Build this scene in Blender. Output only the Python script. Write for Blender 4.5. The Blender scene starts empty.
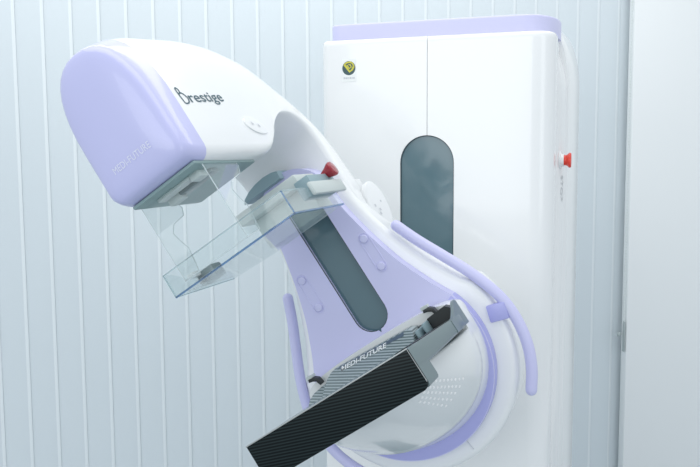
import bpy, bmesh, math
from mathutils import Vector, Matrix
from mathutils.bvhtree import BVHTree

S = bpy.context.scene
COL = S.collection
PI = math.pi

# ---------------------------------------------------------------- frames
# camera: hand held at eye level, pitched a little down
FPX = 830.0
CAM = Vector((0, 0, 1.62))
PITCH = math.atan(FPX / 8600.0)
ROLL = math.radians(0.34)
FW = Vector((0, math.cos(PITCH), -math.sin(PITCH)))
UP0 = Vector((0, math.sin(PITCH), math.cos(PITCH)))
RT0 = Vector((1, 0, 0))
RT = math.cos(ROLL) * RT0 - math.sin(ROLL) * UP0
UP = math.cos(ROLL) * UP0 + math.sin(ROLL) * RT0

# machine: depth axis W, cabinet width axis CU, the arm is swung by PHI about W
TH = math.radians(18.3)
W = Vector((math.sin(TH), math.cos(TH), 0))
CU = Vector((math.cos(TH), -math.sin(TH), 0))
ZZ = Vector((0, 0, 1))
PHI = math.radians(34)
UA = math.cos(PHI) * CU + math.sin(PHI) * ZZ
VA = -math.sin(PHI) * CU + math.cos(PHI) * ZZ
PIV = Vector((0.10989726, 1.64888464, 1.19035849))     # pivot of the swinging arm
PW = PIV.dot(W)


def A(u, v, w):
    """arm frame: u across, v up along the arm, w depth from the camera position"""
    return PIV + UA * u + VA * v + W * (w - PW)


def K(s, z, w):
    """cabinet frame: s across, z height, w depth"""
    return CU * s + ZZ * z + W * w


ROOT = K(-0.42, 0, 2.1)                                # foot of the cabinet on the floor


# ---------------------------------------------------------------- materials
def mat(name, col, rough=0.4, metal=0.0, coat=0.0, spec=0.5, trans=0.0):
    m = bpy.data.materials.new(name)
    m.use_nodes = True
    b = m.node_tree.nodes['Principled BSDF']
    b.inputs['Base Color'].default_value = (*col, 1)
    b.inputs['Roughness'].default_value = rough
    b.inputs['Metallic'].default_value = metal
    b.inputs['Coat Weight'].default_value = coat
    b.inputs['Coat Roughness'].default_value = 0.06
    b.inputs['Specular IOR Level'].default_value = spec
    if trans:
        b.inputs['Transmission Weight'].default_value = trans
    return m


def noise_bump(m, scale, strength, vary=0.0):
    nt = m.node_tree
    b = nt.nodes['Principled BSDF']
    tc = nt.nodes.new('ShaderNodeTexCoord')
    n = nt.nodes.new('ShaderNodeTexNoise')
    n.inputs['Scale'].default_value = scale
    n.inputs['Detail'].default_value = 4
    nt.links.new(tc.outputs['Object'], n.inputs['Vector'])
    bp = nt.nodes.new('ShaderNodeBump')
    bp.inputs['Strength'].default_value = strength
    bp.inputs['Distance'].default_value = 0.002
    nt.links.new(n.outputs['Fac'], bp.inputs['Height'])
    nt.links.new(bp.outputs['Normal'], b.inputs['Normal'])
    if vary:
        c = b.inputs['Base Color'].default_value
        mx = nt.nodes.new('ShaderNodeMix')
        mx.data_type = 'RGBA'
        mx.inputs['A'].default_value = [x * (1 - vary) for x in c[:3]] + [1]
        mx.inputs['B'].default_value = c
        nt.links.new(n.outputs['Fac'], mx.inputs['Factor'])
        nt.links.new(mx.outputs['Result'], b.inputs['Base Color'])
    return m


def clear(name, tint, rough=0.02, gloss=(1, 1, 1), milk=0.0):
    """thin clear plastic: transparent body with a fresnel reflection and a little haze"""
    m = bpy.data.materials.new(name)
    m.use_nodes = True
    nt = m.node_tree
    nt.nodes.clear()
    out = nt.nodes.new('ShaderNodeOutputMaterial')
    tr = nt.nodes.new('ShaderNodeBsdfTransparent')
    tr.inputs['Color'].default_value = (*tint, 1)
    gl = nt.nodes.new('ShaderNodeBsdfGlossy')
    gl.inputs['Roughness'].default_value = rough
    gl.inputs['Color'].default_value = (*gloss, 1)
    lw = nt.nodes.new('ShaderNodeLayerWeight')
    lw.inputs['Blend'].default_value = 0.5
    pw = nt.nodes.new('ShaderNodeMath')
    pw.operation = 'POWER'
    pw.inputs[1].default_value = 4.5
    nt.links.new(lw.outputs['Facing'], pw.inputs[0])
    fr = nt.nodes.new('ShaderNodeMath')
    fr.operation = 'MULTIPLY_ADD'
    fr.inputs[1].default_value = 0.75
    fr.inputs[2].default_value = 0.035
    nt.links.new(pw.outputs[0], fr.inputs[0])
    mx = nt.nodes.new('ShaderNodeMixShader')
    nt.links.new(fr.outputs[0], mx.inputs['Fac'])
    nt.links.new(tr.outputs['BSDF'], mx.inputs[1])
    nt.links.new(gl.outputs['BSDF'], mx.inputs[2])
    last = mx
    if milk:
        df = nt.nodes.new('ShaderNodeBsdfDiffuse')
        df.inputs['Color'].default_value = (0.8, 0.86, 0.87, 1)
        m2 = nt.nodes.new('ShaderNodeMixShader')
        m2.inputs['Fac'].default_value = milk
        nt.links.new(mx.outputs['Shader'], m2.inputs[1])
        nt.links.new(df.outputs['BSDF'], m2.inputs[2])
        last = m2
    nt.links.new(last.outputs['Shader'], out.inputs['Surface'])
    return m


def carbon(name, dark, light, freq, direction, rough, sharp=0.5, coat=0.3):
    """woven carbon look: fine parallel threads across `direction`"""
    m = mat(name, dark, rough, coat=coat)
    nt = m.node_tree
    b = nt.nodes['Principled BSDF']
    tc = nt.nodes.new('ShaderNodeTexCoord')
    dp = nt.nodes.new('ShaderNodeVectorMath')
    dp.operation = 'DOT_PRODUCT'
    dp.inputs[1].default_value = direction
    nt.links.new(tc.outputs['Object'], dp.inputs[0])
    mu = nt.nodes.new('ShaderNodeMath')
    mu.operation = 'MULTIPLY'
    mu.inputs[1].default_value = 2 * PI * freq
    nt.links.new(dp.outputs['Value'], mu.inputs[0])
    sn = nt.nodes.new('ShaderNodeMath')
    sn.operation = 'SINE'
    nt.links.new(mu.outputs[0], sn.inputs[0])
    rp = nt.nodes.new('ShaderNodeValToRGB')
    rp.color_ramp.elements[0].position = sharp - 0.3
    rp.color_ramp.elements[0].color = (*dark, 1)
    rp.color_ramp.elements[1].position = sharp + 0.4
    rp.color_ramp.elements[1].color = (*light, 1)
    ad = nt.nodes.new('ShaderNodeMath')
    ad.operation = 'MULTIPLY_ADD'
    ad.inputs[1].default_value = 0.5
    ad.inputs[2].default_value = 0.5
    nt.links.new(sn.outputs[0], ad.inputs[0])
    nt.links.new(ad.outputs[0], rp.inputs['Fac'])
    nt.links.new(rp.outputs['Color'], b.inputs['Base Color'])
    return m


WHITE = noise_bump(mat('white_gloss_shell', (0.86, 0.875, 0.88), 0.28, coat=0.35), 3, 0.02)
WHITE2 = noise_bump(mat('white_gloss_cabinet', (0.875, 0.885, 0.885), 0.22, coat=0.5), 2, 0.015)
WHITE3 = noise_bump(mat('white_gloss_housing', (0.78, 0.805, 0.81), 0.2, coat=0.6), 3, 0.02)
LAV = noise_bump(mat('lavender_gloss', (0.55, 0.56, 0.85), 0.3, coat=0.4), 3, 0.02)
LAVP = noise_bump(mat('lavender_satin', (0.60, 0.60, 0.86), 0.42, coat=0.1), 3, 0.02)
LAVR = noise_bump(mat('lavender_ring', (0.42, 0.43, 0.78), 0.4, coat=0.15), 3, 0.02)
LAVC = noise_bump(mat('lavender_cap', (0.62, 0.62, 0.86), 0.4, coat=0.1), 3, 0.02)
TEAL = noise_bump(mat('teal_slot_cover', (0.095, 0.17, 0.20), 0.18, coat=0.5), 3, 0.02)
INK = mat('dark_teal_print', (0.055, 0.115, 0.145), 0.5)
PALEINK = mat('pale_print', (0.78, 0.80, 0.93), 0.4)
GREYINK = mat('grey_print', (0.60, 0.62, 0.65), 0.5)
FAINT = mat('faint_print', (0.70, 0.715, 0.73), 0.5)
WINK = mat('white_print', (0.85, 0.88, 0.88), 0.4)
GREY = noise_bump(mat('light_grey_plastic', (0.56, 0.62, 0.61), 0.45), 20, 0.03)
GREYB = noise_bump(mat('blue_grey_plastic', (0.26, 0.37, 0.41), 0.45), 20, 0.03)
GREYG = noise_bump(mat('grey_green_moulding', (0.135, 0.19, 0.20), 0.3, coat=0.3), 30, 0.04)
COLLI = noise_bump(mat('collimator_grey', (0.25, 0.36, 0.36), 0.4), 30, 0.03)
STRIP = mat('dark_blue_strip', (0.085, 0.12, 0.17), 0.4)
DARK = noise_bump(mat('black_plastic', (0.012, 0.018, 0.02), 0.4), 40, 0.05)
RED = noise_bump(mat('dark_red_plastic', (0.33, 0.02, 0.035), 0.25, coat=0.4), 30, 0.02)
REDB = noise_bump(mat('bright_red_plastic', (0.80, 0.045, 0.02), 0.3, coat=0.2), 30, 0.02)
PERF = mat('stud_glint_white', (0.97, 0.97, 0.97), 0.25)
CLEAR = clear('clear_acrylic', (0.955, 0.978, 0.98), milk=0.025)
CLEARF = clear('clear_face_shield', (0.975, 0.988, 0.988), milk=0.02)
EDGE = clear('blue_acrylic_edge', (0.30, 0.52, 0.75), milk=0.12)
EDGE2 = clear('pale_acrylic_edge', (0.72, 0.84, 0.86), milk=0.25)
GREENC = mat('badge_green', (0.045, 0.095, 0.105), 0.4)
YELC = mat('badge_yellow', (0.62, 0.58, 0.06), 0.4)
PAPER = mat('badge_paper', (0.86, 0.88, 0.87), 0.5)
SDIR = (VA * math.cos(math.radians(-17)) - UA * math.sin(math.radians(-17)))
CARBON = carbon('carbon_fibre_dark', (0.003, 0.006, 0.007), (0.020, 0.031, 0.033), 205, tuple(SDIR), 0.4, coat=0.0)
CARBON.node_tree.nodes['Principled BSDF'].inputs['Specular IOR Level'].default_value = 0.14
TOPDIR = (VA * 0.949 + UA * 0.316)
CARBON2 = carbon('carbon_fibre_top', (0.10, 0.14, 0.15), (0.36, 0.43, 0.45), 270, tuple(TOPDIR), 0.4, coat=0.1)
STEEL = mat('rim_metal', (0.42, 0.44, 0.44), 0.35, metal=0.3)
SLAT = noise_bump(mat('blind_fabric', (0.70, 0.765, 0.80), 0.75), 300, 0.15, vary=0.03)
LITEDGE = noise_bump(mat('blind_lit_edge', (0.79, 0.845, 0.87), 0.7), 300, 0.1)
WALLM = noise_bump(mat('white_wall_paint', (0.86, 0.885, 0.89), 0.8), 60, 0.06)
FLOORM = noise_bump(mat('grey_vinyl_floor', (0.48, 0.54, 0.58), 0.5), 12, 0.02, vary=0.1)
CORDM = mat('white_cord', (0.75, 0.80, 0.78), 0.5)
CLIPM = mat('grey_cord_clip', (0.42, 0.48, 0.48), 0.5)


# ---------------------------------------------------------------- mesh helpers
def link(name, bm, mats, parent=None, smooth=30.0, origin=None):
    """one mesh object; vertices come in world space and are stored relative to origin"""
    o0 = origin if origin is not None else (parent_origin(parent) if parent else Vector())
    bmesh.ops.recalc_face_normals(bm, faces=bm.faces[:])
    for v in bm.verts:
        v.co -= o0
    me = bpy.data.meshes.new(name)
    bm.to_mesh(me)
    bm.free()
    if not isinstance(mats, (list, tuple)):
        mats = [mats]
    for m in mats:
        me.materials.append(m)
    o = bpy.data.objects.new(name, me)
    COL.objects.link(o)
    if parent is not None:
        o.parent = parent
        o.location = o0 - parent_origin(parent)
    else:
        o.location = o0
    o['_origin'] = tuple(o0)
    if smooth:
        for p in me.polygons:
            p.use_smooth = True
        a = math.radians(smooth)
        bm2 = bmesh.new()
        bm2.from_mesh(me)
        for e in bm2.edges:
            if len(e.link_faces) != 2 or e.calc_face_angle(0) > a:
                e.smooth = False
        bm2.to_mesh(me)
        bm2.free()
    return o


def parent_origin(o):
    return Vector(o['_origin'])


def empty(name, loc, label=None, cat=None, parent=None):
    o = bpy.data.objects.new(name, None)
    o.empty_display_size = 0.1
    COL.objects.link(o)
    o.location = loc
    o['_origin'] = tuple(loc)
    if label:
        o['label'] = label
    if cat:
        o['category'] = cat
    return o


def add_loft(bm, rings, cap0=True, cap1=True, mi=0):
    vs = [[bm.verts.new(p) for p in r] for r in rings]
    n = len(rings[0])
    for a, b in zip(vs, vs[1:]):
        for i in range(n):
            j = (i + 1) % n
            f = bm.faces.new((a[i], a[j], b[j], b[i]))
            f.material_index = mi
    if cap0:
        bm.faces.new(vs[0]).material_index = mi
    if cap1:
        bm.faces.new(vs[-1][::-1]).material_index = mi
    return vs


def add_prism(bm, outline, P, w0, w1, bev=0.0, hole=None, mi=0, seg=3):
    """outline: 2D points; P(a, b, w) maps to the world; bevels the w0 rim"""
    loops = [outline] + ([hole] if hole else [])
    t = bmesh.new()
    edges = []
    for lp in loops:
        vs = [t.verts.new((p[0], p[1], 0)) for p in lp]
        edges += [t.edges.new((vs[i], vs[(i + 1) % len(vs)])) for i in range(len(vs))]
    if hole:
        bmesh.ops.triangle_fill(t, use_beauty=True, use_dissolve=False, edges=edges, normal=(0, 0, 1))
    else:
        t.faces.new(t.verts[:])
    r = bmesh.ops.extrude_face_region(t, geom=t.faces[:])
    for g in r['geom']:
        if isinstance(g, bmesh.types.BMVert):
            g.co.z = w1 - w0
    bmesh.ops.recalc_face_normals(t, faces=t.faces[:])
    if bev:
        es = [e for e in t.edges if all(abs(v.co.z) < 1e-9 for v in e.verts)
              and any(abs(f.normal.z) < 0.5 for f in e.link_faces)]
        bmesh.ops.bevel(t, geom=es, offset=bev, segments=seg, affect='EDGES', profile=0.5)
    mp = {}
    for v in t.verts:
        mp[v] = bm.verts.new(P(v.co.x, v.co.y, w0 + v.co.z))
    for f in t.faces:
        try:
            bm.faces.new([mp[v] for v in f.verts]).material_index = mi
        except ValueError:
            pass
    t.free()


def add_box(bm, P, a, b, c, bev=0.0, mi=0, seg=2):
    t = bmesh.new()
    bmesh.ops.create_cube(t, size=1)
    for v in t.verts:
        v.co = Vector(((a[0] + a[1]) / 2 + v.co.x * (a[1] - a[0]), (b[0] + b[1]) / 2 + v.co.y * (b[1] - b[0]),
                       (c[0] + c[1]) / 2 + v.co.z * (c[1] - c[0])))
    if bev:
        bmesh.ops.bevel(t, geom=t.edges[:], offset=bev, segments=seg, affect='EDGES', profile=0.5)
    mp = {v: bm.verts.new(P(*v.co)) for v in t.verts}
    for f in t.faces:
        bm.faces.new([mp[v] for v in f.verts]).material_index = mi
    t.free()


def smooth_path(pts, sub=6):
    """Catmull-Rom through the points"""
    out = []
    n = len(pts)
    for i in range(n - 1):
        p0, p1, p2, p3 = pts[max(i - 1, 0)], pts[i], pts[i + 1], pts[min(i + 2, n - 1)]
        for k in range(sub):
            t = k / sub
            out.append(0.5 * ((2 * p1) + (p2 - p0) * t + (2 * p0 - 5 * p1 + 4 * p2 - p3) * t * t
                              + (3 * p1 - p0 - 3 * p2 + p3) * t * t * t))
    out.append(pts[-1])
    return out


def add_tube(bm, pts, r, n=14, mi=0, round_ends=True):
    rings = []
    m = len(pts)
    prev = None
    fr = []
    for i, p in enumerate(pts):
        t = (pts[min(i + 1, m - 1)] - pts[max(i - 1, 0)]).normalized()
        if prev is None:
            nx = t.orthogonal().normalized()
        else:
            nx = (prev - t * prev.dot(t)).normalized()
        prev = nx
        fr.append((p, t, nx, t.cross(nx)))

    def ring(p, nx, ny, rr):
        return [p + nx * rr * math.cos(2 * PI * k / n) + ny * rr * math.sin(2 * PI * k / n) for k in range(n)]
    if round_ends:
        p, t, nx, ny = fr[0]
        for a in (80, 60, 40, 20):
            rings.append(ring(p - t * r * math.sin(math.radians(a)), nx, ny, r * math.cos(math.radians(a))))
    for p, t, nx, ny in fr:
        rings.append(ring(p, nx, ny, r))
    if round_ends:
        p, t, nx, ny = fr[-1]
        for a in (20, 40, 60, 80):
            rings.append(ring(p + t * r * math.sin(math.radians(a)), nx, ny, r * math.cos(math.radians(a))))
    add_loft(bm, rings, mi=mi)


def add_lathe(bm, base, axis, prof, n=24, mi=0):
    """prof: (distance along axis, radius)"""
    axis = axis.normalized()
    x = axis.orthogonal().normalized()
    y = axis.cross(x)
    rings = [[base + axis * d + x * r * math.cos(2 * PI * k / n) + y * r * math.sin(2 * PI * k / n) for k in range(n)]
             for d, r in prof]
    add_loft(bm, rings, mi=mi)


def capsule2d(c0, c1, r, n=10):
    """outline of a capsule between two 2D points"""
    c0, c1 = Vector(c0), Vector(c1)
    a = math.atan2(c1.y - c0.y, c1.x - c0.x)
    pts = []
    for k in range(n + 1):
        t = a + PI / 2 + PI * k / n
        pts.append((c0.x + r * math.cos(t), c0.y + r * math.sin(t)))
    for k in range(n + 1):
        t = a - PI / 2 + PI * k / n
        pts.append((c1.x + r * math.cos(t), c1.y + r * math.sin(t)))
    return pts


def text_bm(txt, size, org, ex, ey, spacing=1.0, width=None, bold=0.0, shear=0.0):
    """lettering as a flat mesh on the plane org, ex, ey"""
    cu = bpy.data.curves.new('lettering', 'FONT')
    cu.body = txt
    cu.size = size
    cu.space_character = spacing
    cu.offset = bold
    cu.shear = shear
    cu.resolution_u = 4
    ob = bpy.data.objects.new('lettering', cu)
    COL.objects.link(ob)
    bpy.context.view_layer.update()
    me = bpy.data.meshes.new_from_object(ob.evaluated_get(bpy.context.evaluated_depsgraph_get()))
    bpy.data.objects.remove(ob)
    bpy.data.curves.remove(cu)
    bm = bmesh.new()
    bm.from_mesh(me)
    bpy.data.meshes.remove(me)
    xs = [v.co.x for v in bm.verts]
    k = width / (max(xs) - min(xs)) if width else 1.0
    x0 = min(xs)
    for v in bm.verts:
        v.co = org + ex * ((v.co.x - x0) * k) + ey * v.co.y
    return bm


def drape(bm, target, direction, lift=0.0007, back=0.3):
    """drop the vertices of bm onto the surface of the mesh object target along direction"""
    o0 = parent_origin(target)
    me = target.data
    tree = BVHTree.FromPolygons([v.co + o0 for v in me.vertices], [tuple(p.vertices) for p in me.polygons])
    d = direction.normalized()
    for v in bm.verts:
        for j in ((0, 0), (1.3e-4, 0.7e-4), (-1.1e-4, 1.7e-4), (0.9e-4, -1.9e-4)):
            off = d.orthogonal() * j[0] + d.cross(d.orthogonal()) * j[1]
            hit = tree.ray_cast(v.co - d * back + off, d)
            if hit[0] is not None:
                v.co = hit[0] - off - d * lift
                break
    return bm


def ribbon(bm, pts2, wd, org, ex, ey, closed=False, mi=0):
    """a flat pen stroke through 2D points"""
    n = len(pts2)
    P = [Vector(p) for p in pts2]
    L, R = [], []
    for i in range(n):
        if closed:
            t = P[(i + 1) % n] - P[i - 1]
        else:
            t = P[min(i + 1, n - 1)] - P[max(i - 1, 0)]
        t.normalize()
        nn = Vector((-t.y, t.x)) * wd / 2
        a, b = P[i] + nn, P[i] - nn
        L.append(bm.verts.new(org + ex * a.x + ey * a.y))
        R.append(bm.verts.new(org + ex * b.x + ey * b.y))
    for i in range(n if closed else n - 1):
        j = (i + 1) % n
        bm.faces.new((L[i], L[j], R[j], R[i])).material_index = mi


def interp(tab, x):
    if x <= tab[0][0]:
        return tab[0][1]
    for (a, fa), (b, fb) in zip(tab, tab[1:]):
        if x <= b:
            t = (x - a) / (b - a)
            return fa + (fb - fa) * t
    return tab[-1][1]


# ================================================================ SETTING
def structure(o):
    o['kind'] = 'structure'
    return o


bm = bmesh.new()
add_box(bm, lambda x, y, z: Vector((x, y, z)), (-3.2, 3.2), (-1.6, 4.2), (-0.1, 0))
structure(link('floor', bm, FLOORM, smooth=0))

AL = math.radians(14.5)
BX = Vector((math.cos(AL), math.sin(AL), 0))           # along the blind
BN = Vector((math.sin(AL), -math.cos(AL), 0))          # towards the room
B0 = Vector((0, 2.75, 0))


def Bp(s, d, z):
    return B0 + BX * s + BN * d + ZZ * z


bm = bmesh.new()
add_box(bm, Bp, (-2.9, 2.6), (-0.28, -0.12), (0, 2.75))
structure(link('wall_back', bm, WALLM, smooth=0))
# the white wall to the right of the blind
bm = bmesh.new()
SR = 1.0125
add_box(bm, Bp, (SR, 2.2), (0.024, 0.06), (0.002, 2.75), bev=0.006)
add_box(bm, Bp, (SR + 0.085, 2.2), (-0.115, 0.03), (0.002, 2.75))
structure(link('wall_right', bm, WALLM))

# ---------------------------------------------------------------- vertical blind
blind = empty('vertical_blind', Bp(-0.35, 0.0, 0.05),
              'pale blue-grey vertical blind with overlapping fabric slats hanging behind the machine', 'blind')
bo = parent_origin(blind)
bm = bmesh.new()
add_box(bm, Bp, (-1.75, SR + 0.07), (-0.022, 0.020), (2.60, 2.65), bev=0.004)
link('headrail', bm, CORDM, blind)
PITCHS = 0.0803
SW = 0.0895
tilt = math.radians(2.6)


def slat_bm(s):
    bm = bmesh.new()
    rows = []
    prof = [(-0.5, -0.0006), (-0.48, 0.0003), (-0.44, 0.0010), (-0.25, 0.0020), (0, 0.0024), (0.25, 0.0020),
            (0.395, 0.0015), (0.46, 0.0010), (0.5, -0.0002)]
    for z in (0.06, 0.5, 1.0, 1.5, 2.0, 2.6):
        r = []
        for (t, d) in prof:
            x = t * SW
            r.append(Bp(s + x * math.cos(tilt) - d * math.sin(tilt), x * math.sin(tilt) + d, z))
        for (t, d) in prof[::-1]:
            x = t * SW
            d -= 0.0008
            r.append(Bp(s + x * math.cos(tilt) - d * math.sin(tilt), x * math.sin(tilt) + d, z))
        rows.append(r)
    add_loft(bm, rows)
    bm.verts.index_update()
    for f in bm.faces:                                  # light line at the overlap, painted as a paler front edge
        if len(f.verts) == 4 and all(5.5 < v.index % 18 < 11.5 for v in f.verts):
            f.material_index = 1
    return bm


s0 = -1.71
s = 0.9695 - 0.0232 + PITCHS
first = None
while s > s0:
    if first is None:
        so = Bp(s, 0, 1.3)
        first = link('slat', slat_bm(s), [SLAT, LITEDGE], blind, smooth=40, origin=so)
        base_s = s
    else:
        c = first.copy()
        COL.objects.link(c)
        c.parent = blind
        c.location = first.location + BX * (s - base_s)
        c['_origin'] = tuple(parent_origin(first) + BX * (s - base_s))
    s -= PITCHS
bm = bmesh.new()
for k in range(151):
    t = bmesh.new()
    bmesh.ops.create_icosphere(t, subdivisions=1, radius=0.0026)
    c0 = Bp(SR - 0.006, 0.052, 2.58 - k * 0.0105)
    mp = {v: bm.verts.new(c0 + v.co) for v in t.verts}
    for f in t.faces:
        bm.faces.new([mp[v] for v in f.verts])
    t.free()
add_tube(bm, [Bp(SR - 0.006, 0.052, 2.60), Bp(SR - 0.006, 0.052, 0.99)], 0.001, n=6, round_ends=False)
ch = link('control_chain', bm, CORDM, blind)
ch['label'] = 'thin white beaded chain'
bm = bmesh.new()
add_box(bm, Bp, (SR - 0.008, SR - 0.004), (0.046, 0.058), (0.90, 1.01), bev=0.0015)
add_lathe(bm, Bp(SR - 0.018, 0.045, 0.962), BN, [(-0.006, 0.008), (0.0, 0.008), (0.002, 0.006), (0.003, 0.001)], 12)
cw = link('chain_weight', bm, CLIPM, blind)

# ================================================================ MACHINE
machine = empty('mammography_machine', ROOT,
                'white and lavender mammography machine with tilted swing arm and tall cabinet', 'medical machine')

# ---------------------------------------------------------------- cabinet
SL, SRt, ZB, ZT = -0.700, -0.152, 0.03, 1.888
W0 = 1.90


def corner_path(r_l, r_r):
    """front outline of the cabinet: list of (s, w, ns, nw), left corner to right corner"""
    pts = []
    for k in range(9):
        a = PI + PI / 2 * k / 8
        pts.append((SL + r_l + r_l * math.cos(a), W0 + r_l + r_l * math.sin(a)))
    pts.append((-0.6, W0))
    for k in range(9):
        a = -PI / 2 + PI / 2 * k / 8
        pts.append((SRt - r_r + r_r * math.cos(a), W0 + r_r + r_r * math.sin(a)))
    return pts


RL, RR = 0.022, 0.05
# body behind the doors
bm = bmesh.new()
outer = []
for k in range(9):
    a = PI + PI / 2 * k / 8
    outer.append((SL + 0.008 + RL + (RL) * math.cos(a), W0 + 0.008 + RL + RL * math.sin(a)))
for k in range(9):
    a = -PI / 2 + PI / 2 * k / 8
    outer.append((SRt - 0.004 - RR + RR * math.cos(a), W0 + 0.008 + RR + RR * math.sin(a)))
outer += [(SRt - 0.004, 2.32), (SL + 0.008, 2.32)]
add_prism(bm, outer, lambda a, b, w: K(a, w, b), ZT - 0.006, 0.0, bev=0.006)
cabinet = link('cabinet', bm, WHITE2, machine)

# rear side cover, wider, with a round shoulder
bm = bmesh.new()
sh = []
for k in range(13):
    a = PI / 2 * k / 12
    sh.append((-0.175 + 0.0575 * math.sin(a), 1.785 + 0.148 * math.cos(a)))
shp = [(-0.69, 1.933), (-0.312, 1.933)] + sh + [(-0.1175, 0.03), (-0.69, 0.03)]
rings = []
for (w_, k_, dz) in ((1.985, 0.0, 0.051), (1.99, 0.12, 0.050), (2.05, 0.35, 0.049), (2.087, 0.5, 0.049), (2.0885, 0.52, 0.010), (2.10, 0.56, 0.004), (2.15, 0.7, 0.002), (2.28, 1.0, 0.0), (2.36, 0.9, 0.002), (2.38, 0.6, 0.02)):
    r = []
    for (a, z_) in shp:
        if a > -0.31:
            lim = SRt - 0.001 + (0.0345 * k_)
            a2 = a + (lim + 0.1175) * max(0.0, (a + 0.31) / 0.1925)
        else:
            a2 = a
        r.append(K(a2, z_ - (dz if z_ > 1.0 else 0.0), w_))
    rings.append(r)
add_loft(bm, rings)
side = link('side_cover', bm, WHITE2, cabinet, smooth=50)

# doors: a skin wrapped round the front corners, notched for the slot
SEAM = -0.4385
SLOT_L, SLOT_R, SLOT_T, SLOT_B = -0.503, -0.375, 1.661, 0.42
SR_ = (SLOT_R - SLOT_L) / 2
SC = (SLOT_L + SLOT_R) / 2
SLOT_C = SLOT_T - SR_


def door_bm(s_list, gap_lo, gap_hi):
    """s_list: (s, w, inward normal (s, w)); vertical strips, with the slot cut out"""
    bm = bmesh.new()
    th = 0.007

    def cols(lo_f, hi_f, rim_top):
        front, back = [], []
        for (s_, w_, ns, nw) in s_list:
            lo, hi = lo_f(s_), hi_f(s_)
            zs = [lo + (hi - 0.02 - lo) * k / 6 for k in range(7)]
            row = [(z_, 0.0) for z_ in zs]
            if rim_top:
                row += [(hi - 0.016, 0.0), (hi - 0.012, 0.0), (hi - 0.006, 0.0008), (hi - 0.002, 0.003), (hi, 0.0069)]
            else:
                row += [(hi, 0.0)]
            front.append([bm.verts.new(K(s_ + ns * d, z_, w_ + nw * d)) for z_, d in row])
            back.append([bm.verts.new(K(s_ + ns * th, z_, w_ + nw * th)) for z_, d in row])
        for g, h in zip(range(len(front)), range(1, len(front))):
            for k in range(len(front[0]) - 1):
                bm.faces.new((front[g][k], front[h][k], front[h][k + 1], front[g][k + 1]))
                bm.faces.new((back[g][k], back[g][k + 1], back[h][k + 1], back[h][k]))
            bm.faces.new((front[g][0], back[g][0], back[h][0], front[h][0]))
            bm.faces.new((front[g][-1], front[h][-1], back[h][-1], back[g][-1]))
        for g in (0, len(front) - 1):
            for k in range(len(front[0]) - 1):
                bm.faces.new((front[g][k], front[g][k + 1], back[g][k + 1], back[g][k]))

    def slot_top(s_):
        x = abs(s_ - SC)
        return SLOT_C + math.sqrt(max(SR_ ** 2 - x ** 2, 0)) if x <= SR_ else None
    ins = [q for q in s_list if abs(q[0] - SC) <= SR_ + 1e-6]
    out = [q for q in s_list if abs(q[0] - SC) >= SR_ - 1e-6]
    full = s_list
    s_list = out
    cols(lambda s_: ZB, lambda s_: ZT, True)
    s_list = ins
    cols(lambda s_: slot_top(s_) or SLOT_C, lambda s_: ZT, True)
    cols(lambda s_: ZB, lambda s_: SLOT_B, False)
    bmesh.ops.remove_doubles(bm, verts=bm.verts[:], dist=1e-5)
    return bm


def slot_s(a0, a1, n=12):
    """s values inside the slot, dense near its sides"""
    return [SC + SR_ * math.sin(a0 + (a1 - a0) * k / n) for k in range(n + 1)]


left = []
for k in range(7):
    a = PI + PI / 2 * k / 6
    left.append((SL + RL + RL * math.cos(a), W0 + RL + RL * math.sin(a), -math.cos(a), -math.sin(a)))
left += [(x, W0, 0, 1) for x in (-0.62, -0.56)]
aS = math.asin((SEAM - 0.0006 - SC) / SR_)
left += [(x, W0, 0, 1) for x in slot_s(-PI / 2, aS)]
aS2 = math.asin((SEAM + 0.0006 - SC) / SR_)
right = [(x, W0, 0, 1) for x in slot_s(aS2, PI / 2)]
right += [(x, W0, 0, 1) for x in (-0.33, -0.27)]
for k in range(7):
    a = -PI / 2 + PI / 2 * k / 6
    right.append((SRt - RR + RR * math.cos(a), W0 + RR + RR * math.sin(a), -math.cos(a), -math.sin(a)))
right.append((SRt, 1.985, -1, 0))
for lst in (left, right):
    d = link('cabinet_door', door_bm(lst, 0, 0), WHITE2, cabinet, smooth=35)

# slot cover seen through the notch, with a dark lip
bm = bmesh.new()
o2 = [(SC + (SR_ + 0.004) * math.cos(a), SLOT_C + (SR_ + 0.004) * math.sin(a)) for a in [PI * k / 24 for k in range(25)]]
o2 += [(SLOT_L - 0.004, SLOT_B - 0.004), (SLOT_R + 0.004, SLOT_B - 0.004)]
add_prism(bm, o2, lambda a, b, w: K(a, b, w), W0 + 0.0055, W0 + 0.02)
link('slot_cover', bm, TEAL, cabinet, smooth=20)
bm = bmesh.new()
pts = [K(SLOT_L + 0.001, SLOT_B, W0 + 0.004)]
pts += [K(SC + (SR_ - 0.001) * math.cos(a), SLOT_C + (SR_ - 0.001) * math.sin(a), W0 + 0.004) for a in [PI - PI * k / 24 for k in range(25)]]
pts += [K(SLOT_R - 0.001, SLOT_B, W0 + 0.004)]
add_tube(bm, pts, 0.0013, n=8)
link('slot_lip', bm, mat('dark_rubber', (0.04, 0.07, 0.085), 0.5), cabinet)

# lavender cap on top
bm = bmesh.new()
cl, cr = -0.687, -0.152
co = []
for k in range(9):
    a = PI + PI / 2 * k / 8
    co.append((cl + 0.03 + 0.03 * math.cos(a), 1.925 + 0.03 + 0.03 * math.sin(a)))
for k in range(13):
    a = -PI / 2 + PI / 2 * k / 12
    co.append((cr - 0.075 + 0.075 * math.cos(a), 1.925 + 0.13 + 0.13 * math.sin(a)))
co += [(cr, 2.075), (cr - 0.01, 2.085), (cl + 0.01, 2.085), (cl, 2.075)]
add_prism(bm, co, lambda a, b, w: K(a, w, b), 1.929, ZT - 0.004, bev=0.005)
cap = link('top_cap', bm, LAVC, cabinet, smooth=35)
cap['label'] = 'lavender top cap'

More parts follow.
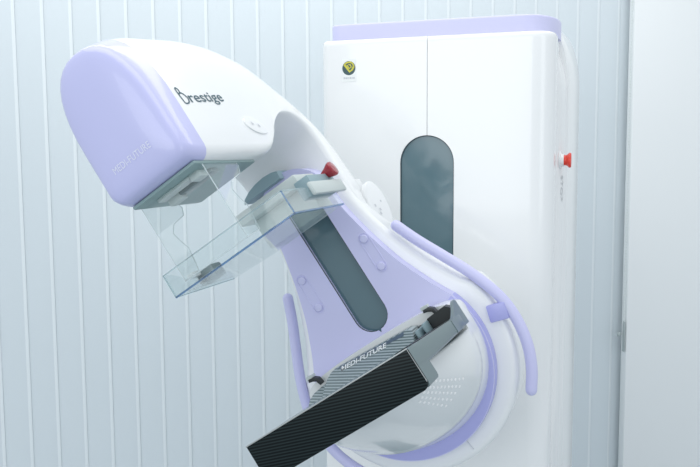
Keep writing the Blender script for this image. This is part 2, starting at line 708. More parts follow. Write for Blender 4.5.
# round emblem sticker
bm = bmesh.new()
bc = (-0.6285, 1.8175)
add_box(bm, K, (-0.646, -0.611), (1.790, 1.843), (W0 - 0.0008, W0 + 0.001), mi=0)
n = 28
er = 0.0165
ecz = 1.8215


def disc(bm, cs, cz, r, w_, mi, a0=0, a1=2 * PI):
    vs = [bm.verts.new(K(cs + r * math.cos(a0 + (a1 - a0) * k / n), cz + r * math.sin(a0 + (a1 - a0) * k / n), w_)) for k in range(n)]
    bm.faces.new(vs).material_index = mi


disc(bm, bc[0], ecz, er, W0 - 0.0010, 1)
yo = K(bc[0], ecz, W0 - 0.0013)
ribbon(bm, [(-0.0115, 0.0085), (-0.004, -0.0005), (0.002, -0.0085), (0.0085, -0.0035), (0.0125, 0.004)], 0.0045, yo, CU, ZZ, mi=2)
ribbon(bm, [(0.0125, 0.004), (0.0095, 0.0105), (0.0035, 0.0142), (-0.005, 0.0130), (-0.0115, 0.0085)], 0.0036, yo, CU, ZZ, mi=2)
ribbon(bm, [(-0.005, 0.0075), (0.0015, -0.001), (0.006, 0.0025), (0.004, 0.0075), (-0.001, 0.0085)], 0.0028, yo, CU, ZZ, mi=2)
for k, (a, b) in enumerate(((-0.0135, -0.0085), (-0.0075, -0.004), (-0.003, -0.0005), (0.0015, 0.006), (0.007, 0.0095), (0.0105, 0.0145))):
    add_box(bm, K, (bc[0] + a, bc[0] + b), (1.7965, 1.8005), (W0 - 0.0012, W0 - 0.0007), mi=3)
st = link('emblem_sticker', bm, [PAPER, GREENC, YELC, GREYINK], cabinet, smooth=0)
st['label'] = 'square sticker with round green and yellow emblem'

# emergency stop on the right flank
bm = bmesh.new()
eb = K(-0.1475, 1.601, 2.02)
add_lathe(bm, eb, CU, [(-0.012, 0.019), (0.0, 0.019), (0.001, 0.021), (0.004, 0.021), (0.005, 0.015), (0.011, 0.0145), (0.011, 0.001)], 24, 0)
add_lathe(bm, eb, CU, [(0.0105, 0.001), (0.0105, 0.0125), (0.013, 0.0120), (0.017, 0.0125), (0.021, 0.016), (0.0225, 0.0175), (0.026, 0.0175), (0.0275, 0.016), (0.028, 0.001)], 24, 1)
es = link('emergency_stop_button', bm, [WHITE2, REDB], cabinet)
es['label'] = 'red mushroom stop button on white collar'
bm = text_bm('STOP', 0.034, K(-0.10, 1.565, 2.03), -ZZ, W, width=0.062, bold=0.0003)
drape(bm, side, -CU, 0.0008)
link('faint_lettering', bm, FAINT, cabinet, smooth=0)

# base plinth on the floor
bm = bmesh.new()
add_box(bm, K, (-0.74, -0.09), (0.0, 0.028), (1.86, 2.40), bev=0.008)
link('plinth', bm, GREYG, cabinet)

# ---------------------------------------------------------------- C-arm shell
NS = 40


def section(inner, outer, h, rb=0.018, spring=0.45, pw=2.45):
    """closed ring: flat inner side with round corners, straight flanks, domed outer side"""
    iw, iv = inner
    ow, ov = outer
    L = math.hypot(ow - iw, ov - iv)
    rb = min(rb, L * 0.3)
    pts = []
    # inner side, left to right
    for k in range(5):
        a = PI + PI / 2 * k / 4
        pts.append((-h + rb + rb * math.cos(a), rb + rb * math.sin(a)))
    for k in range(1, 4):
        pts.append((-h + rb + (2 * h - 2 * rb) * k / 4, 0.0))
    for k in range(5):
        a = -PI / 2 + PI / 2 * k / 4
        pts.append((h - rb + rb * math.cos(a), rb + rb * math.sin(a)))
    sp = max(L * spring, rb * 1.02)
    pts.append((h, (rb + sp) / 2))
    for k in range(19):
        a = PI * k / 18
        c, s_ = math.cos(a), math.sin(a)
        x = h * math.copysign(abs(c) ** (2 / pw), c)
        y = sp + (L - sp) * abs(s_) ** (2 / pw)
        pts.append((x, y))
    pts.append((-h, (rb + sp) / 2))
    return [A(x, iv + (ov - iv) * y / L, iw + (ow - iw) * y / L) for x, y in pts]


def lerp_sections(tab, sub=4):
    """smooth interpolation of the section table"""
    P = [Vector(t) for t in tab]

    class V(list):
        pass
    out = []
    n_ = len(tab)
    for i in range(n_ - 1):
        p0, p1, p2, p3 = tab[max(i - 1, 0)], tab[i], tab[i + 1], tab[min(i + 2, n_ - 1)]
        for k in range(sub):
            t = k / sub
            out.append([0.5 * ((2 * b) + (c - a) * t + (2 * a - 5 * b + 4 * c - d) * t * t + (3 * b - a - 3 * c + d) * t ** 3)
                        for a, b, c, d in zip(p0, p1, p2, p3)])
    out.append(list(tab[-1]))
    return out


# iw, iv, ow, ov, h, rb, spring
TAB = [
    (1.152, 0.463, 1.152, 0.722, 0.0805, 0.020, 0.36),
    (1.20, 0.462, 1.20, 0.733, 0.084, 0.020, 0.37),
    (1.27, 0.462, 1.27, 0.740, 0.088, 0.020, 0.38),
    (1.33, 0.463, 1.36, 0.748, 0.091, 0.018, 0.40),
    (1.375, 0.469, 1.45, 0.744, 0.094, 0.014, 0.42),
    (1.41, 0.492, 1.552, 0.716, 0.096, 0.012, 0.42),
    (1.445, 0.522, 1.612, 0.664, 0.098, 0.012, 0.40),
    (1.505, 0.548, 1.645, 0.611, 0.099, 0.012, 0.40),
    (1.565, 0.546, 1.664, 0.563, 0.100, 0.012, 0.40),
    (1.605, 0.520, 1.692, 0.513, 0.101, 0.012, 0.40),
    (1.620, 0.480, 1.712, 0.465, 0.102, 0.012, 0.40),
    (1.620, 0.43, 1.722, 0.41, 0.103, 0.012, 0.40),
    (1.615, 0.37, 1.735, 0.35, 0.104, 0.012, 0.40),
    (1.615, 0.32, 1.75, 0.30, 0.106, 0.012, 0.40),
    (1.62, 0.26, 1.76, 0.25, 0.115, 0.012, 0.40),
    (1.63, 0.18, 1.77, 0.18, 0.14, 0.012, 0.40),
]
bm = bmesh.new()
rings = [section((t[0], t[1]), (t[2], t[3]), t[4], t[5], t[6]) for t in lerp_sections(TAB)]
add_loft(bm, rings)
carm = link('swing_arm', bm, WHITE, machine, smooth=40)

# lavender front cover of the head
bm = bmesh.new()
FT = [
    (1.0815, 0.560, 1.0815, 0.612, 0.014, 0.010, 0.40),
    (1.0820, 0.535, 1.0820, 0.637, 0.030, 0.012, 0.40),
    (1.0835, 0.510, 1.0835, 0.662, 0.046, 0.014, 0.40),
    (1.0860, 0.492, 1.0860, 0.681, 0.059, 0.016, 0.40),
    (1.0885, 0.4815, 1.0885, 0.692, 0.0675, 0.018, 0.39),
    (1.0915, 0.4745, 1.0915, 0.699, 0.0722, 0.019, 0.38),
    (1.0970, 0.4700, 1.0970, 0.7035, 0.0755, 0.020, 0.37),
    (1.107, 0.467, 1.108, 0.7075, 0.0778, 0.020, 0.36),
    (1.125, 0.464, 1.128, 0.7145, 0.0800, 0.020, 0.36),
    (1.150, 0.4625, 1.153, 0.7235, 0.0815, 0.020, 0.36),
]
add_loft(bm, [section((t[0], t[1]), (t[2], t[3]), t[4], t[5], t[6]) for t in FT])
front = link('head_front_cover', bm, LAV, carm, smooth=50)
front['label'] = 'glossy lavender front cover'
bm = text_bm('MEDI-FUTURE', 0.0155, A(-0.040, 0.5085, 1.05), UA, VA, width=0.076)
drape(bm, front, W, 0.0006, back=0.0)
link('head_lettering', bm, PALEINK, carm, smooth=0)

# lettering on the flank of the head
ex, ey = W, VA
bm = text_bm('restige', 0.0285, A(0.2, 0.5615, 1.191), (W + VA * 0.05).normalized(), (VA + W * -0.10).normalized(), width=0.110, bold=0.0002)
bo_ = A(0.2, 0.5605, 1.164)
bx, by = W, VA


def curve2(pts, sub=6):
    return [(p.x, p.y) for p in smooth_path([Vector((x, y)) for x, y in pts], sub)]


ribbon(bm, curve2([(0.0065, -0.001), (0.0045, 0.010), (0.003, 0.020), (0.003, 0.0265), (0.006, 0.0285), (0.010, 0.026), (0.0105, 0.021), (0.006, 0.017)]), 0.0027, bo_, bx, by)
ribbon(bm, curve2([(0.005, 0.017), (0.012, 0.019), (0.019, 0.015), (0.0225, 0.008), (0.019, 0.001), (0.012, -0.0015), (0.0065, -0.001)]), 0.0027, bo_, bx, by)
drape(bm, carm, -UA, 0.0007)
lt = link('flank_lettering', bm, INK, carm, smooth=0)

# oval key pad on the flank of the head
def oval(bm, c, ax, ay, ra, rb_, nrm, th, mi=0, n_=28):
    ring = lambda k, d: [c + ax * ra * k * math.cos(2 * PI * i / n_) + ay * rb_ * k * math.sin(2 * PI * i / n_) + nrm * d for i in range(n_)]
    add_loft(bm, [ring(1.0, -0.004), ring(1.0, th * 0.5), ring(0.97, th * 0.9), ring(0.9, th)], mi=mi)


o0 = parent_origin(carm)
tree = BVHTree.FromPolygons([v.co + o0 for v in carm.data.vertices], [tuple(p.vertices) for p in carm.data.polygons])
h = tree.ray_cast(A(0.4, 0.5155, 1.358), -UA)
kc = h[0]
kn = (h[1] if h[1].dot(UA) > 0 else -h[1]).normalized()
kx = (W - VA * 0.24)
kx = (kx - kn * kx.dot(kn)).normalized()
ky = kn.cross(kx).normalized()
ky = ky if ky.dot(VA) > 0 else -ky
bm = bmesh.new()
oval(bm, kc, kx, ky, 0.036, 0.0165, kn, 0.0028)
for (dw, dv) in ((-0.011, 0.001), (0.010, 0.001)):
    c = kc + kx * dw + ky * dv + kn * 0.0034
    vs = [bm.verts.new(c + kx * a + ky * b) for a, b in ((-0.004, 0.004), (-0.004, -0.004), (0.0045, -0.001))]
    bm.faces.new(vs).material_index = 1
link('head_keypad', bm, [WHITE, GREYINK], carm)

# underside of the head: collimator plate, rails and the dark filter slot
bm = bmesh.new()
add_box(bm, A, (-0.066, 0.066), (0.4575, 0.464), (1.118, 1.335), bev=0.003, mi=0)
add_box(bm, A, (-0.040, 0.028), (0.452, 0.4585), (1.150, 1.172), bev=0.002, mi=1)
add_box(bm, A, (0.028, 0.048), (0.446, 0.4585), (1.150, 1.178), bev=0.003, mi=1)
add_box(bm, A, (-0.020, 0.052), (0.450, 0.4585), (1.186, 1.212), bev=0.002, mi=2)
add_box(bm, A, (-0.044, -0.016), (0.445, 0.4585), (1.186, 1.205), bev=0.002, mi=1)
link('collimator', bm, [COLLI, GREY, GREYG], carm)

# bell-shaped base of the arm with the round flange
BELL = [(0.055, 0.209), (0.091, 0.187), (0.16, 0.154), (0.228, 0.127), (0.286, 0.111), (0.33, 0.102), (0.36, 0.0985), (0.42, 0.0975)]
RF = 0.2265


def bell_outline(tab, r, vstart, top=None, n_=48):
    """circle below, bell curve above; symmetric in u"""
    vt = smooth_path([Vector((b, a)) for a, b in tab], 6)
    right_ = [(p.x, p.y) for p in vt]
    a0 = math.atan2(tab[0][0], tab[0][1])
    arc = [(r * math.cos(a), r * math.sin(a)) for a in [(-PI - vstart) + (PI + 2 * vstart) * k / n_ for k in range(n_ + 1)]]
    out_ = arc + right_
    if top:
        out_ += top
    out_ += [(-x, y) for x, y in right_[::-1]]
    return out_


bm = bmesh.new()
ol = bell_outline([(0.094, 0.197), (0.11, 0.187), (0.16, 0.159), (0.228, 0.131), (0.286, 0.114), (0.32, 0.106), (0.35, 0.1005), (0.385, 0.099)], RF, math.radians(19))
add_prism(bm, ol, A, 1.598, 1.72, bev=0.016, seg=4)
base = link('arm_base', bm, WHITE, carm, smooth=40)

# lavender panel with the slot cut out of it
PAN = [(0.072, 0.1725), (0.11, 0.1515), (0.15, 0.133), (0.187, 0.1175), (0.235, 0.1025), (0.28, 0.091), (0.344, 0.0785), (0.39, 0.078)]
top = [(0.078 * math.cos(a), 0.392 + 0.073 * math.sin(a)) for a in [PI * k / 20 for k in range(1, 20)]]
ol = bell_outline(PAN, 0.186, math.radians(21), top)
hole = capsule2d((0.009, 0.126), (0.009, 0.405), 0.0365, 12)
bm = bmesh.new()
add_prism(bm, ol, A, 1.566, 1.622, bev=0.0, hole=hole)
panel = link('arm_panel', bm, LAVP, carm, smooth=25)
panel['label'] = 'lavender bell-shaped front panel'
bm = bmesh.new()
add_prism(bm, capsule2d((0.009, 0.126), (0.009, 0.405), 0.0385, 12), A, 1.578, 1.597)
link('arm_slot_cover', bm, TEAL, carm)
bm = bmesh.new()
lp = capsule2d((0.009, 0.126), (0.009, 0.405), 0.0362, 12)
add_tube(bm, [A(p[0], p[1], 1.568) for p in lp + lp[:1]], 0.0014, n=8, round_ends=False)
link('arm_slot_lip', bm, mat('dark_slot_lip', (0.03, 0.055, 0.07), 0.5), carm)  # thin dark lip around the slot edge
bm = bmesh.new()
add_prism(bm, [(0.005, 0.092), (0.013, 0.092), (0.009, 0.084)], A, 1.5652, 1.575)
link('slot_pointer', bm, INK, carm, smooth=0)

for u_ in (0.0835, -0.0775):
    bm = bmesh.new()
    cp = capsule2d((u_, 0.193), (u_, 0.259), 0.0108, 8)
    add_tube(bm, [A(p[0], p[1], 1.566) for p in cp + cp[:1]], 0.0011, n=6, round_ends=False)
    gt = link('guide_track', bm, LAVP, carm)
    for v_ in (0.194, 0.258):
        bm = bmesh.new()
        add_lathe(bm, A(u_, v_, 1.567), -W, [(-0.004, 0.0088), (0.003, 0.0088), (0.005, 0.0075), (0.0055, 0.001)], 20)
        link('guide_button', bm, LAVP, carm)

# key pad on the shoulder of the arm
bm = bmesh.new()
nrm = (UA * 0.80 - W * 0.60).normalized()
axl = VA
axs = nrm.cross(axl).normalized()
pc = A(0.112, 0.308, 1.668)
oval(bm, pc, (axl + UA * 0.12).normalized(), axs, 0.056, 0.024, nrm, 0.012)
for (a, b) in ((0.030, -0.006), (0.026, 0.006), (0.006, -0.008), (0.002, 0.010), (-0.010, 0.004), (-0.018, 0.008)):
    c = pc + axl * a + axs * b + nrm * 0.0127
    vs = [bm.verts.new(c + axl * x + axs * y) for x, y in ((-0.003, -0.0017), (-0.003, 0.0017), (0.003, 0.0017), (0.003, -0.0017))]
    bm.faces.new(vs).material_index = 1
link('arm_keypad', bm, [WHITE, GREYINK], carm)

# curved grey lip at the top of the panel
bm = bmesh.new()
arc = [(-0.088, 0.452), (-0.082, 0.460), (-0.066, 0.468), (-0.045, 0.4735), (-0.022, 0.4755), (-0.002, 0.4735), (0.012, 0.469), (0.010, 0.452)]
add_prism(bm, arc, A, 1.545, 1.612, bev=0.002)
link('carriage_lip', bm, GREYB, carm)

# pivot between arm and cabinet
bm = bmesh.new()
add_lathe(bm, A(0, 0, 1.70), W, [(0, 0.17), (0.10, 0.17), (0.11, 0.16), (0.205, 0.16)], 48)
link('pivot_hub', bm, WHITE, carm)

# ---------------------------------------------------------------- round belly below the panel
bm = bmesh.new()
NB = 56


def belly_ring(w_, hu, vb, cv, topv, pw=7.0):
    ring = []
    for i in range(NB):
        a = 2 * PI * i / NB
        c, s_ = math.cos(a), math.sin(a)
        if s_ >= 0:
            y = cv + (topv - cv) * abs(s_) ** (2 / pw)
            x = hu * math.copysign(abs(c) ** (2 / 2.6), c)
        else:
            y = cv + (vb - cv) * abs(s_) ** (2 / 2.1)
            x = hu * math.copysign(abs(c) ** (2 / 2.1), c)
        ring.append(A(x, y, w_))
    return ring


rings = []
for k in range(27):
    t = k / 26
    sv = 1 - t ** 1.35
    su = 1 - 0.62 * t ** 2.0
    w_ = 1.572 - 0.285 * t
    topv = 0.079 if w_ > 1.513 else (0.010 if w_ > 1.275 else 0.004)
    cv = (0.012 if w_ > 1.513 else 0.0) * (1 - t)
    if rings and topv < 0.02 and prev_top > 0.05:
        rings.append(belly_ring(1.5128, hu, vb, cv, topv))
    hu, vb = 0.183 * su, -0.156 * sv - 0.004
    rings.append(belly_ring(w_, hu, vb, cv, topv))
    prev_top = topv
add_loft(bm, rings)
belly = link('support_housing', bm, WHITE3, machine, smooth=60)
# studded perforation along the belly wall; the glints are put into the white colour
me = belly.data
o0 = parent_origin(belly)
tree = BVHTree.FromPolygons([v.co + o0 for v in me.vertices], [tuple(p.vertices) for p in me.polygons])
bm = bmesh.new()
rows = [((0.1149, -0.0317), (0.1259, -0.0459), (0.136, -0.061), 8), ((0.1026, -0.035), (0.1139, -0.0513), (0.1244, -0.0687), 9),
        ((0.0914, -0.0362), (0.1022, -0.0546), (0.1122, -0.0743), 9), ((0.0823, -0.0423), (0.0912, -0.0609), (0.0995, -0.0808), 8),
        ((0.0738, -0.0473), (0.0804, -0.0657), (0.0863, -0.0852), 7)]
for (a, m0, b, m_) in rows:                             # each row follows the curve of the wall
    for k in range(m_):
        t = k / (m_ - 1)
        q = [a[i] * (1 - t) * (1 - 2 * t) + m0[i] * 4 * t * (1 - t) + b[i] * t * (2 * t - 1) for i in (0, 1)]
        d = W
        h = tree.ray_cast(A(q[0], q[1], 1.1), d)
        if h[0] is None:
            continue
        nn = h[1] if h[1].dot(d) < 0 else -h[1]
        add_lathe(bm, h[0], nn, [(-0.001, 0.0029), (0.0004, 0.0029), (0.0008, 0.0024), (0.0009, 0.0006)], 10)
pf = link('perforation', bm, PERF, belly)
# slender slot marks on the rim of the housing

# lavender ring around the housing
bm = bmesh.new()
rg = []
for k in range(65):
    a = math.radians(-203) + math.radians(226) * k / 64
    rg.append((a))
rings = []
for a in rg:
    c, s_ = math.cos(a), math.sin(a)
    rings.append([A(r * c, r * s_, w_) for r, w_ in ((0.150, 1.564), (0.178, 1.5635), (0.1845, 1.566), (0.187, 1.572), (0.187, 1.60), (0.150, 1.60))])
add_loft(bm, rings)
rgo = link('housing_ring', bm, LAVR, belly, smooth=40)
rgo['label'] = 'lavender ring around the white housing'
# joint line on the white flange
bm = bmesh.new()
a = math.radians(-82)
add_tube(bm, [A(0.190 * math.cos(a), 0.190 * math.sin(a), 1.5975), A(0.2115 * math.cos(a), 0.2115 * math.sin(a), 1.5975)], 0.0009, n=6)
link('flange_joint', bm, GREYINK, carm)

# ---------------------------------------------------------------- grab rails
RAIL = [(0.143, 0.247), (0.163, 0.200), (0.190, 0.146), (0.219, 0.086), (0.2405, 0.022), (0.2445, -0.030), (0.236, -0.083), (0.217, -0.128), (0.192, -0.165)]
for sg in (1, -1):
    bm = bmesh.new()
    add_tube(bm, smooth_path([A(sg * u_, v_, 1.605) for u_, v_ in RAIL], 6), 0.0113, n=16)
    rail = link('grab_rail', bm, LAVP, machine, smooth=60)
    bm = bmesh.new()
    Pb = lambda a, b, c: A(sg * (0.229 + a * math.cos(0.28) - b * math.sin(-0.28)), -0.005 + a * math.sin(-0.28) + b * math.cos(0.28), c)
    add_box(bm, Pb, (-0.026, 0.012), (-0.017, 0.017), (1.592, 1.612), bev=0.003)
    link('rail_bracket', bm, LAVR, rail)

# ---------------------------------------------------------------- compression paddle
paddle = empty('compression_paddle', A(0, 0.33, 1.50), parent=machine)
paddle.parent = machine
paddle.location = A(0, 0.33, 1.50) - ROOT
VB, VTp, UL, UR_, WF, WB = 0.321, 0.3635, -0.1305, 0.1275, 1.200, 1.437
bm = bmesh.new()
tk = 0.0028
# plate with cut rear corners, then front and side walls
add_prism(bm, [(UL, WF), (UR_, WF), (UR_, WB), (-0.045, WB + 0.012), (UL, WB - 0.022)], lambda a, b, c: A(a, c, b), VB, VB + tk)
add_box(bm, A, (UL, UR_), (VB, VTp), (WF, WF + tk))


def wall(u0, u1, prof):
    rings_ = [[A(u_, v_, w_) for (w_, v_) in prof] for u_ in (u0, u1)]
    add_loft(bm, rings_)


wall(UR_ - tk, UR_, [(WF, VB), (WF, VTp), (1.30, VTp), (1.42, VTp - 0.006), (WB, VTp - 0.012), (WB, VB)])
wall(UL, UL + tk, [(WF, VB), (WF, VTp), (1.225, VTp - 0.004), (1.26, VTp - 0.018), (1.33, VTp - 0.022), (1.415, VTp - 0.026), (1.415, VB)])
pl = link('paddle_tray', bm, CLEAR, paddle, smooth=0)
pl['label'] = 'clear plastic tray'
bm = bmesh.new()
add_box(bm, A, (UL - 0.0002, UR_ + 0.0002), (VB - 0.0012, VB + 0.0016), (WF - 0.0012, WF + 0.003))
add_box(bm, A, (UR_ - 0.0022, UR_ + 0.0012), (VB - 0.0012, VB + 0.0016), (WF, WB))
add_box(bm, A, (UR_ - 0.0012, UR_ + 0.0007), (VB, VTp), (WF - 0.0007, WF + 0.0012))
e1 = link('tray_edge', bm, EDGE, paddle, smooth=0)
e1['label'] = 'blue-tinted tray edge'
bm = bmesh.new()
add_box(bm, A, (UL, UR_), (VTp - 0.0008, VTp + 0.0006), (WF, WF + tk))
add_box(bm, A, (UL - 0.0006, UL + 0.0012), (VB, VTp), (WF - 0.0006, WF + 0.0014))
add_box(bm, A, (UR_ - tk, UR_), (VTp - 0.0008, VTp + 0.0006), (WF, 1.30))
add_box(bm, A, (UL, UL + 0.0015), (VB - 0.0006, VB + 0.001), (WF, WB - 0.022))
link('tray_rim', bm, EDGE2, paddle, smooth=0)
# bracket across the back of the tray, clamp plate and red lever
bm = bmesh.new()
add_box(bm, A, (-0.045, 0.098), (0.385, 0.409), (1.375, 1.475), bev=0.004)
add_box(bm, A, (-0.030, 0.098), (0.3255, 0.386), (1.405, 1.475), bev=0.004)
add_box(bm, A, (-0.028, 0.040), (0.345, 0.40), (1.47, 1.58), bev=0.004)
br = link('carriage_bracket', bm, GREY, paddle)
bm = bmesh.new()
add_box(bm, A, (0.1285, 0.137), (0.3455, 0.3705), (1.315, 1.478), bev=0.003)
link('clamp_plate', bm, GREY, paddle)
bm = bmesh.new()
add_box(bm, A, (0.098, 0.1285), (0.352, 0.388), (1.345, 1.47), bev=0.002)
link('clamp_block', bm, GREYB, paddle)
bm = bmesh.new()
add_lathe(bm, A(0.090, 0.384, 1.450), UA + VA * 0.10, [(0, 0.006), (0.015, 0.0062), (0.028, 0.0070), (0.040, 0.0105), (0.049, 0.0145), (0.053, 0.0150), (0.056, 0.0135), (0.057, 0.004)], 20)
lv = link('release_knob', bm, RED, paddle)
lv['label'] = 'dark red flared knob'
bm = bmesh.new()
add_box(bm, A, (-0.128, -0.090), (0.3245, 0.350), (1.29, 1.325), bev=0.003, mi=0)
add_box(bm, A, (-0.130, -0.116), (0.343, 0.353), (1.265, 1.292), bev=0.002, mi=1)
add_box(bm, A, (-0.122, -0.106), (0.328, 0.337), (1.278, 1.292), bev=0.001, mi=2)
link('tray_catch', bm, [GREYG, PERF, DARK], paddle)

# ---------------------------------------------------------------- clear face shield below the head
bm = bmesh.new()
WS = 1.142
U1, U2 = -0.066, 0.064
tk = 0.0016
add_box(bm, A, (U1, U2), (0.324, 0.459), (WS, WS + tk))
wing = [(WS, 0.324), (1.196, 0.332), (1.203, 0.360), (1.207, 0.378), (1.196, 0.392), (1.188, 0.408), (1.206, 0.424), (1.252, 0.438), (1.262, 0.452), (1.256, 0.460), (WS, 0.460)]


def shield_wing(u0, u1):
    add_loft(bm, [[A(u_, v_, w_) for (w_, v_) in wing] for u_ in (u0, u1)])


shield_wing(U2 - tk, U2)
shield_wing(U1, U1 + tk)
fs = link('face_shield', bm, CLEARF, machine, smooth=0)
fs['label'] = 'clear folded face shield'
bm = bmesh.new()
for u_ in (U1, U2):
    add_tube(bm, [A(u_, v_, w_) for (w_, v_) in wing[:-1]], 0.0008, n=6)
add_tube(bm, [A(U2, 0.324, WS), A(U2, 0.459, WS)], 0.0010, n=6)
add_tube(bm, [A(U1, 0.324, WS), A(U1, 0.459, WS)], 0.0007, n=6)
add_tube(bm, [A(U1, 0.324, WS), A(U2, 0.324, WS)], 0.0010, n=6)
link('shield_edge', bm, clear('milky_edge', (0.85, 0.92, 0.93), milk=0.45), fs)

# ---------------------------------------------------------------- image receptacle (breast support)
rec = empty('image_receptacle', A(0, 0.03, 1.40))
rec.parent = machine
rec.location = A(0, 0.03, 1.40) - ROOT
RH = 0.163


def vtop(w_):
    return 0.0525 - (w_ - 1.2) * 0.045


# moulded body: full height at the front, shallow behind
bm = bmesh.new()
body = [(-RH, 1.204), (RH, 1.204), (0.168, 1.25), (0.183, 1.44), (0.187, 1.47), (0.184, 1.495), (0.172, 1.508), (-0.150, 1.508), (-0.158, 1.495), (-0.160, 1.475), (-0.160, 1.44), (-0.160, 1.25)]
fr_poly = [(-RH, 1.204), (RH, 1.204), (0.1665, 1.252), (0.160, 1.262), (-0.160, 1.262), (-0.1665, 1.252)]
rings = [[A(u_ * k, v_, w_) for (u_, w_) in fr_poly] for (v_, k) in ((-0.014, 0.985), (-0.011, 0.997), (-0.006, 1.0), (0.044, 1.0))]
add_loft(bm, rings)
rings = []
for (f, k) in ((0.0, 0.97), (0.08, 0.99), (0.2, 1.0), (0.93, 1.0), (1.0, 0.995)):
    rings.append([A(u_ * k, 0.014 + (vtop(w_) - 0.0005 - 0.014) * f, w_) for (u_, w_) in body])
add_loft(bm, rings)
# curved end cap rising behind the right end
ec = [(1.425, 0.040), (1.45, 0.043), (1.475, 0.053), (1.492, 0.063), (1.503, 0.066), (1.510, 0.062), (1.510, 0.016), (1.425, 0.016)]
add_loft(bm, [[A(u_ + (w_ - 1.44) * 0.05, v_, w_) for (w_, v_) in ec] for u_ in (0.1765, 0.1835)])


link('receptacle_body', bm, GREYG, rec, smooth=30)
# carbon fibre front panel
bm = bmesh.new()
fp = []
r = 0.012
for (cx, cy, a0) in ((RH - 0.0005 - r, -0.0155 + r, -PI / 2), ):
    for k in range(7):
        a = a0 + PI / 2 * k / 6
        fp.append((cx + r * math.cos(a), cy + r * math.sin(a)))
fp += [(RH - 0.0005, 0.0515), (-RH, 0.0515)]
fp += [(-RH, -0.0155)]
add_prism(bm, fp, A, 1.198, 1.206, bev=0.0015, seg=2)
cf = link('carbon_front', bm, CARBON, rec, smooth=30)
cf['label'] = 'black carbon fibre front edge'
# bright rim line along the top front edge
bm = bmesh.new()
add_tube(bm, [A(-RH, 0.0520, 1.1995), A(RH - 0.001, 0.0520, 1.1995)], 0.0013, n=8)
add_tube(bm, [A(RH - 0.001, 0.0520, 1.1995), A(RH - 0.0003, -0.005, 1.1995)], 0.0008, n=8)
link('front_rim', bm, STEEL, rec)
# striped carbon block rising at the back, sloping up to its rear edge
def slope_block(name, ol2, mat_, low, w_lo, w_hi, w_back):
    bm = bmesh.new()
    vmax = max(p[1] for p in ol2)
    f_ = lambda v_: w_lo + (w_hi - w_lo) * (v_ - low) / (vmax - low)
    add_loft(bm, [[A(u_, v_, f_(v_)) for (u_, v_) in ol2], [A(u_, v_, w_back) for (u_, v_) in ol2]])
    return link(name, bm, mat_, rec, smooth=0)


ct = slope_block('carbon_top', [(-0.112, 0.030), (0.102, 0.030), (0.102, 0.052), (0.098, 0.060), (0.088, 0.0655), (-0.086, 0.0735), (-0.096, 0.071), (-0.103, 0.065), (-0.108, 0.055)], CARBON2, 0.030, 1.40, 1.492, 1.509)
ct['label'] = 'striped grey carbon fibre top'
slope_block('end_cover', [(-0.160, 0.030), (-0.116, 0.030), (-0.113, 0.0585), (-0.130, 0.0575), (-0.148, 0.0545), (-0.156, 0.049)], CARBON2, 0.030, 1.43, 1.492, 1.5085)
bm = bmesh.new()
k_ = 24
up_, dn_ = [], []
for i in range(k_ + 1):
    u_ = -0.078 + 0.158 * i / k_
    e_ = 0.0735 - 0.046 * (u_ + 0.086)
    hgt = 0.0028 + 0.004 * i / k_
    up_.append(bm.verts.new(A(u_, e_ - 0.0009, 1.40)))
    dn_.append(bm.verts.new(A(u_, e_ - hgt, 1.40)))
for i in range(k_):
    bm.faces.new((up_[i], up_[i + 1], dn_[i + 1], dn_[i]))
drape(bm, ct, W, 0.0010, back=0.1)
link('rear_strip', bm, STRIP, rec, smooth=0)
bm = text_bm('MEDI-FUTURE', 0.0098, A(-0.068, 0.0640, 1.40), (UA - VA * 0.05).normalized(), VA, width=0.108, bold=0.0002)
drape(bm, ct, W, 0.0018, back=0.1)
link('receptacle_lettering', bm, WINK, rec, smooth=0)
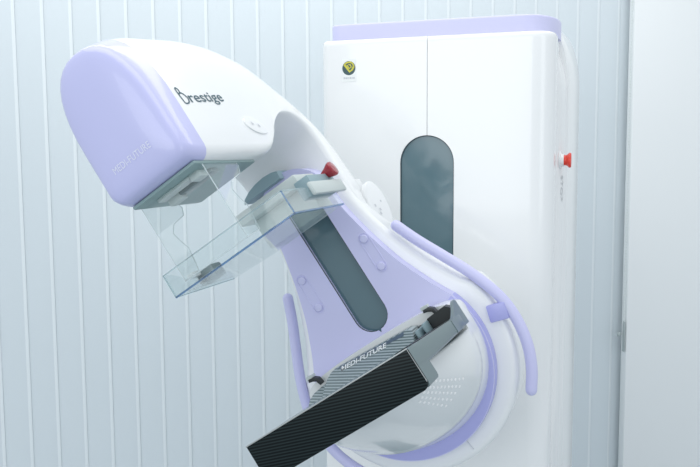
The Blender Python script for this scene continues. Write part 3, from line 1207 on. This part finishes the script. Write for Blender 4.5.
# dark channel between the right end and the block
bm = bmesh.new()
chn = [(0.1025, 0.030), (0.176, 0.030), (0.176, 0.058), (0.168, 0.0655), (0.128, 0.062), (0.120, 0.0555), (0.112, 0.0555), (0.1025, 0.058)]
add_prism(bm, chn, A, 1.488, 1.5085)
add_loft(bm, [[A(u_, vtop(w_) + d, w_) for (u_, w_) in ((0.104, 1.30), (0.160, 1.30), (0.174, 1.44), (0.174, 1.49), (0.104, 1.49))] for d in (-0.006, 0.0006)])
link('end_channel', bm, DARK, rec, smooth=0)
bm = bmesh.new()
add_box(bm, A, (0.108, 0.114), (0.036, 0.056), (1.44, 1.49), bev=0.002)
add_box(bm, A, (0.121, 0.127), (0.036, 0.060), (1.455, 1.49), bev=0.002)
link('channel_rib', bm, GREYB, rec)
for (u_, v_) in ((0.136, 0.0735), (-0.140, 0.0765)):
    bm = bmesh.new()
    hk = [(-0.012, 0.0), (-0.010, 0.007), (0.004, 0.006), (0.013, -0.001), (0.016, -0.016), (0.010, -0.018), (0.006, -0.006), (-0.002, -0.002)]
    add_prism(bm, [(u_ + a * 0.85, v_ + b * 0.85) for a, b in hk], A, 1.492, 1.508, bev=0.001, mi=0)
    add_prism(bm, [(u_ - 0.014, v_ + 0.004), (u_ - 0.012, v_ + 0.012), (u_ + 0.002, v_ + 0.011), (u_ + 0.003, v_ + 0.006)], A, 1.498, 1.512, mi=1)
    link('latch', bm, [DARK, GREY], rec)

# ================================================================ LIGHT
def area(name, loc, target, sx, sy, power, col=(1, 1, 1)):
    l = bpy.data.lights.new(name, 'AREA')
    l.shape = 'RECTANGLE'
    l.size, l.size_y = sx, sy
    l.energy = power
    l.color = col
    o = bpy.data.objects.new(name, l)
    COL.objects.link(o)
    o.location = loc
    o.rotation_euler = (Vector(target) - Vector(loc)).to_track_quat('-Z', 'Y').to_euler()
    return o


area('overhead_light', (-0.3, 1.3, 2.9), (-0.3, 1.3, 0), 2.6, 1.0, 10, (1, 0.995, 0.98))
area('overhead_light', (0.0, 2.3, 2.7), (0.0, 2.45, 0), 3.0, 0.25, 5.5, (1, 0.995, 0.98))  # wash added above the blind to brighten its upper slats
area('room_window', (2.2, -0.6, 2.0), (0.2, 1.9, 1.2), 1.2, 1.6, 6, (0.95, 0.98, 1))
area('front_fill', (-1.4, -1.3, 2.0), (0.0, 1.6, 1.4), 1.8, 1.6, 14, (0.97, 0.99, 1))  # soft fill added on the camera side to lift the front faces

wd = bpy.data.worlds.new('room_light')
S.world = wd
wd.use_nodes = True
nt = wd.node_tree
bg = nt.nodes['Background']
bg.inputs['Color'].default_value = (0.87, 0.94, 1.0, 1)
bg.inputs['Strength'].default_value = 0.56

# ================================================================ CAMERA
cd = bpy.data.cameras.new('camera')
cd.sensor_fit = 'HORIZONTAL'
cd.sensor_width = 36
cd.lens = 36 * FPX / 700
cd.clip_start = 0.02
cam = bpy.data.objects.new('camera', cd)
COL.objects.link(cam)
M = Matrix((RT, UP, -FW)).transposed().to_4x4()
M.translation = CAM
cam.matrix_world = M
S.camera = cam

vs_ = S.view_settings
S.display_settings.display_device = 'sRGB'
vs_.view_transform = 'Standard'
vs_.look = 'None'
vs_.gamma = 1.0
vs_.exposure = 0.43
vs_.use_curve_mapping = False
for o in S.objects:
    if '_origin' in o:
        del o['_origin']
